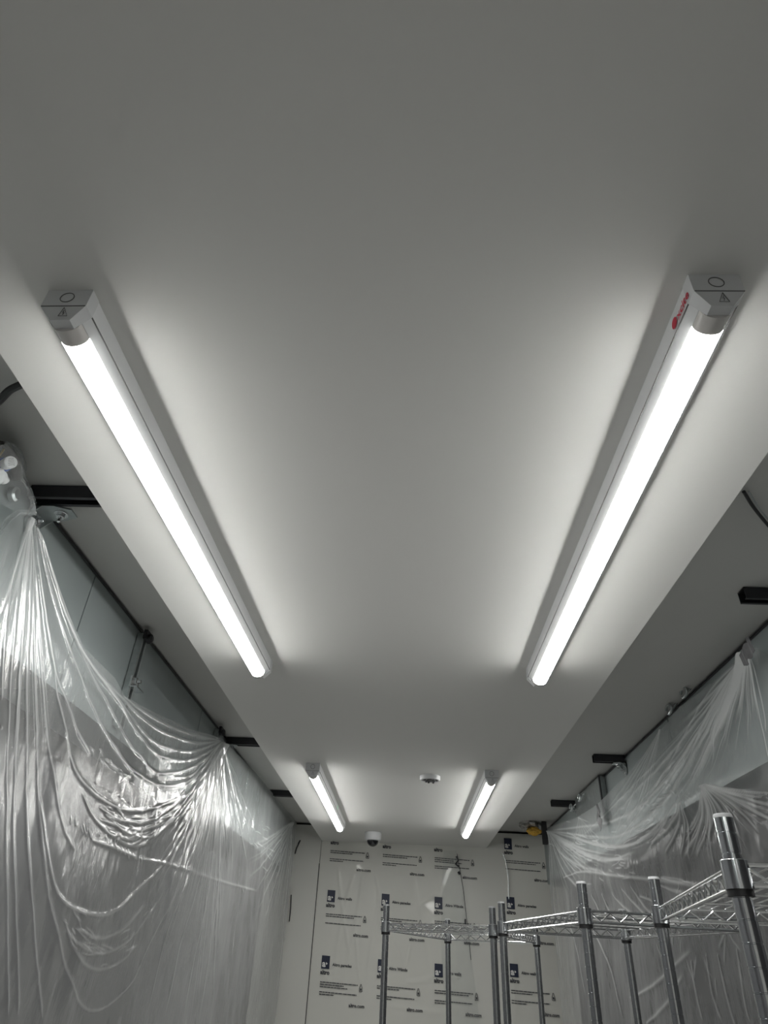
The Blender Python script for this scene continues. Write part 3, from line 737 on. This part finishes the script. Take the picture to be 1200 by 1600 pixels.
# ------------------------------------------------------------------ cables
b = MB(); P = [on_z(x, y, .91) for x, y in ((-60, 700), (-20, 645), (0, 625), (15, 610), (33, 601))]
P = smooth_poly(P, 5); b.tube([tuple(q) for q in P]+[(-.71, .86, .915)], .008, 8)
tag(b.build('black_cable', M['black']), 'thick black cable bending out from the ceiling board at left edge', 'cable')
b = MB(); P = smooth_poly([on_z(1162, 768, .94), on_z(1180, 796, .925), on_z(1215, 838, .91), on_z(1260, 890, .91)], 5); b.tube([tuple(q) for q in P], .0042, 8)
tag(b.build('black_cable', M['black']), 'thin black cable hanging from the right side ceiling', 'cable')
b = MB(); P = smooth_poly([on_z(1170, 768, .95), on_z(1190, 800, .93), on_z(1230, 840, .915)], 5); b.tube([tuple(q) for q in P], .0022, 8)
tag(b.build('thin_wire', M['galv']), 'thin grey wire beside the black cable on the right side ceiling', 'wire')

# ------------------------------------------------------------------ valve assembly inside the clear bag (upper left)
def AX(x, y, X=-.93): q = on_x(x, y, X); return Vector(q)
def look(p, d):
    z = Vector(d).normalized(); x = z.orthogonal().normalized(); y = z.cross(x)
    return Matrix([[x.x, y.x, z.x, p.x], [x.y, y.y, z.y, p.y], [x.z, y.z, z.z, p.z], [0, 0, 0, 1]])
vp = AX(-6, 735, -.90)
t = thing('valve_assembly', tuple(vp), 'pipe valve with a round white and blue cap in the upper left corner', 'valve')
q = AX(17, 722, -.88)
D1 = (.75, -.55, -.25)
MB().lathe([(.001, -.034), (.0125, -.033), (.0135, -.006), (.0135, 0), (.012, .0015), (.001, .0015)], 26, look(q, D1)).build('cap_knob', M['white_plastic'], t)
tag(MB().lathe([(.0128, -.046), (.0155, -.045), (.0155, -.036), (.0132, -.035)], 26, look(q, D1)).build('collar', M['blue'], t), 'blue plastic collar')
b = MB()
for k in range(5):
    yy = -.007+.0035*k; T = look(q, D1)
    b.tube([T @ Vector((-.007+.0006*k, yy, .0018)), T @ Vector((.002, yy+.001, .0018)), T @ Vector((.0065, yy-.001, .0018))], .0005, 4)
b.build('cap_marking', M['line'], t)
b = MB(); b.tube([tuple(AX(x, y, X)) for x, y, X in ((-50, 705, -.93), (-20, 698, -.92), (5, 702, -.925), (20, 722, -.935), (27, 745, -.95))], [.017, .019, .019, .016, .012], 12)
b.build('braided_hose', M['rubber'], t)
b = MB(); b.tube([tuple(AX(x, y, X)) for x, y, X in ((-30, 735, -.91), (0, 738, -.91), (8, 752, -.91))], .010, 12); b.tube([tuple(AX(x, y, X)) for x, y, X in ((-30, 755, -.91), (-6, 750, -.91), (4, 742, -.91))], .012, 12)
b.build('white_elbow', M['white_plastic'], t)
b = MB(); b.tube([tuple(AX(x, y, -.895)) for x, y in ((-8, 718), (0, 711), (6, 702))], .0022, 6)
tag(b.build('wire', M['brass'], t), 'yellow wire')
b = MB(); b.lathe([(.018, 0), (.018, .012), (.012, .016)], 16, look(AX(18, 772, -.962), (1, 0, 0)))
b.build('wall_plug', M['galv'], t)

# clear film wrapped around the valve, gathered at the tie point
edge = [(8, 690), (26, 700), (38, 722), (36, 745), (44, 760), (52, 785), (47, 804)]
inner = [(-30, 700), (-20, 712), (-10, 730), (-10, 755), (0, 785), (22, 797), (40, 806)]
b = MB(); E_ = smooth_poly([tuple(AX(*p, -.905)) for p in edge], 8); I_ = smooth_poly([tuple(AX(*p, -.86)) for p in inner], 8); n = min(len(E_), len(I_))
r_ = random.Random(6); nx = 14
for i in range(n):
    for j in range(nx):
        u = j/(nx-1); p = E_[i]*(1-u)+I_[i]*u; jig = .0015*r_.uniform(-1, 1)
        b.v.append((float(p[0])+.02*math.sin(math.pi*u)+jig, float(p[1])+jig, float(p[2])+.001*r_.uniform(-1, 1)))
for i in range(n-1):
    for j in range(nx-1): k = i*nx+j; b.f.append((k, k+1, k+1+nx, k+nx)); b.sm.append(True)
b.tube([tuple(p+np.array([0, .002*r_.uniform(-1, 1), .002*r_.uniform(-1, 1)])) for p in E_], [.003+.004*(k/len(E_)) for k in range(len(E_))], 7)
b.tube([tuple(AX(x, y, -.90)) for x, y in ((-20, 802), (0, 832), (12, 812), (30, 800), (46, 800))], .006, 8)
tag(b.build('clear_film_wrap', M['clear']), 'crumpled clear film bunched around the pipe valve at upper left', 'plastic sheet')

# ------------------------------------------------------------------ tape, clips, duct and insulation on the right
def tape(pts, wd, X, label):
    b = MB(); P = smooth_poly([AX(x, y, X) for x, y in pts], 5); n = len(P)
    for i, p in enumerate(P):
        t_ = P[min(i+1, n-1)]-P[max(i-1, 0)]; t_ /= np.linalg.norm(t_); s_ = np.cross(t_, (1, 0, 0)); s_ /= np.linalg.norm(s_)
        ww = wd*(1+.2*math.sin(i*1.7)); dx = .004*math.sin(i*1.3)
        for e, th in ((-1, 0), (1, 0), (1, .0012), (-1, .0012)): b.v.append((float(p[0])-dx-th, float(p[1]+s_[1]*ww*e), float(p[2]+s_[2]*ww*e)))
    for i in range(n-1):
        for a, c in ((0, 1), (1, 2), (2, 3), (3, 0)): b.f.append((4*i+a, 4*i+c, 4*i+4+c, 4*i+4+a)); b.sm.append(False)
    b.f.append((3, 2, 1, 0)); b.f.append(tuple(4*n-4+k for k in range(4))); b.sm += [False, False]
    return tag(b.build('tape_strip', M['tape']), label, 'tape')
tape([(1175, 1006), (1168, 1018), (1160, 1032)], .024, 1.020, 'wide grey tape patch at the top tie point of the right plastic')
tape([(936, 1262), (935, 1276), (940, 1294)], .030, 1.045, 'bent strip of grey tape stuck on the far part of right plastic')

t = thing('metal_trunking', (1.09, 4.05, .80), 'short grey metal trunking box above the far part of right plastic', 'trunking')
MB().box(1.105, XR-.002, 3.98, 4.62, .70, HS-.012).build('box_body', M['galv'], t)
MB().box(1.099, 1.105, 3.962, 3.982, .70, HS-.012).build('box_edge', M['rail'], t)
def clips(pts, X, label, name='pipe_clip'):
    for k, (x, y) in enumerate(pts):
        b = MB(); q = AX(x, y, X); r_ = random.Random(int(x))
        a = [q+Vector((0, .03*math.cos(u), .018*math.sin(u))) for u in np.linspace(0, 5.2, 14)]
        b.tube([tuple(p) for p in a], .006, 7); b.tube([tuple(q+Vector((.03, -.02, .02))), tuple(q+Vector((-.005, .01, -.02)))], .005, 7)
        tag(b.build(name, M['galv'], None), label[k], 'pipe clip', 'pipe clips above the right plastic')
clips([(905, 1246), (892, 1262)], 1.07, ['nearer looped metal clip beside the grey trunking box', 'farther looped metal clip beside the grey trunking box'])
clips([(1068, 1082), (1045, 1108)], 1.10, ['metal clip at the top edge of the right plastic, nearer to the tape patch', 'metal clip at the top edge of right plastic, nearer to the protruding channel'])
# foil faced insulation stuffed in the far right corner
b = MB(); q = AX(846, 1292, 1.07); r_ = random.Random(2)
def lump(b, c, rx, ry, rz, seed):
    r_ = random.Random(seed); n, m_ = 14, 9; vs = []
    for j in range(m_+1):
        for i in range(n):
            th = math.pi*j/m_; ph = 2*math.pi*i/n; k = r_.uniform(.75, 1.15)
            vs.append((c[0]+rx*k*math.sin(th)*math.cos(ph), c[1]+ry*k*math.sin(th)*math.sin(ph), c[2]+rz*k*math.cos(th)))
    b.add(vs, [(j*n+i, j*n+(i+1) % n, (j+1)*n+(i+1) % n, (j+1)*n+i) for j in range(m_) for i in range(n)], False)
ins = thing('insulation_offcut', (.98, 5.7, .88), 'crumpled foil and yellow insulation stuffed in the far right ceiling corner', 'insulation')
c0 = on_y(828, 1290, 5.6); lump(b, c0, .085, .10, .035, 3); b.build('foil_facing', M['foil'], ins)
b = MB(); c1 = on_y(834, 1299, 5.55); lump(b, c1, .055, .05, .030, 5); tag(b.build('foam_core', M['foam'], ins), 'yellow fibrous core')
b = MB(); c2 = on_y(851, 1296, 5.5); b.box(c2[0]-.018, c2[0]+.018, 5.5, 5.54, c2[2]-.10, c2[2]+.055); b.build('dark_strap', M['black'], ins)

for o in list(bpy.data.objects):
    if '_o' in o.keys(): del o['_o']
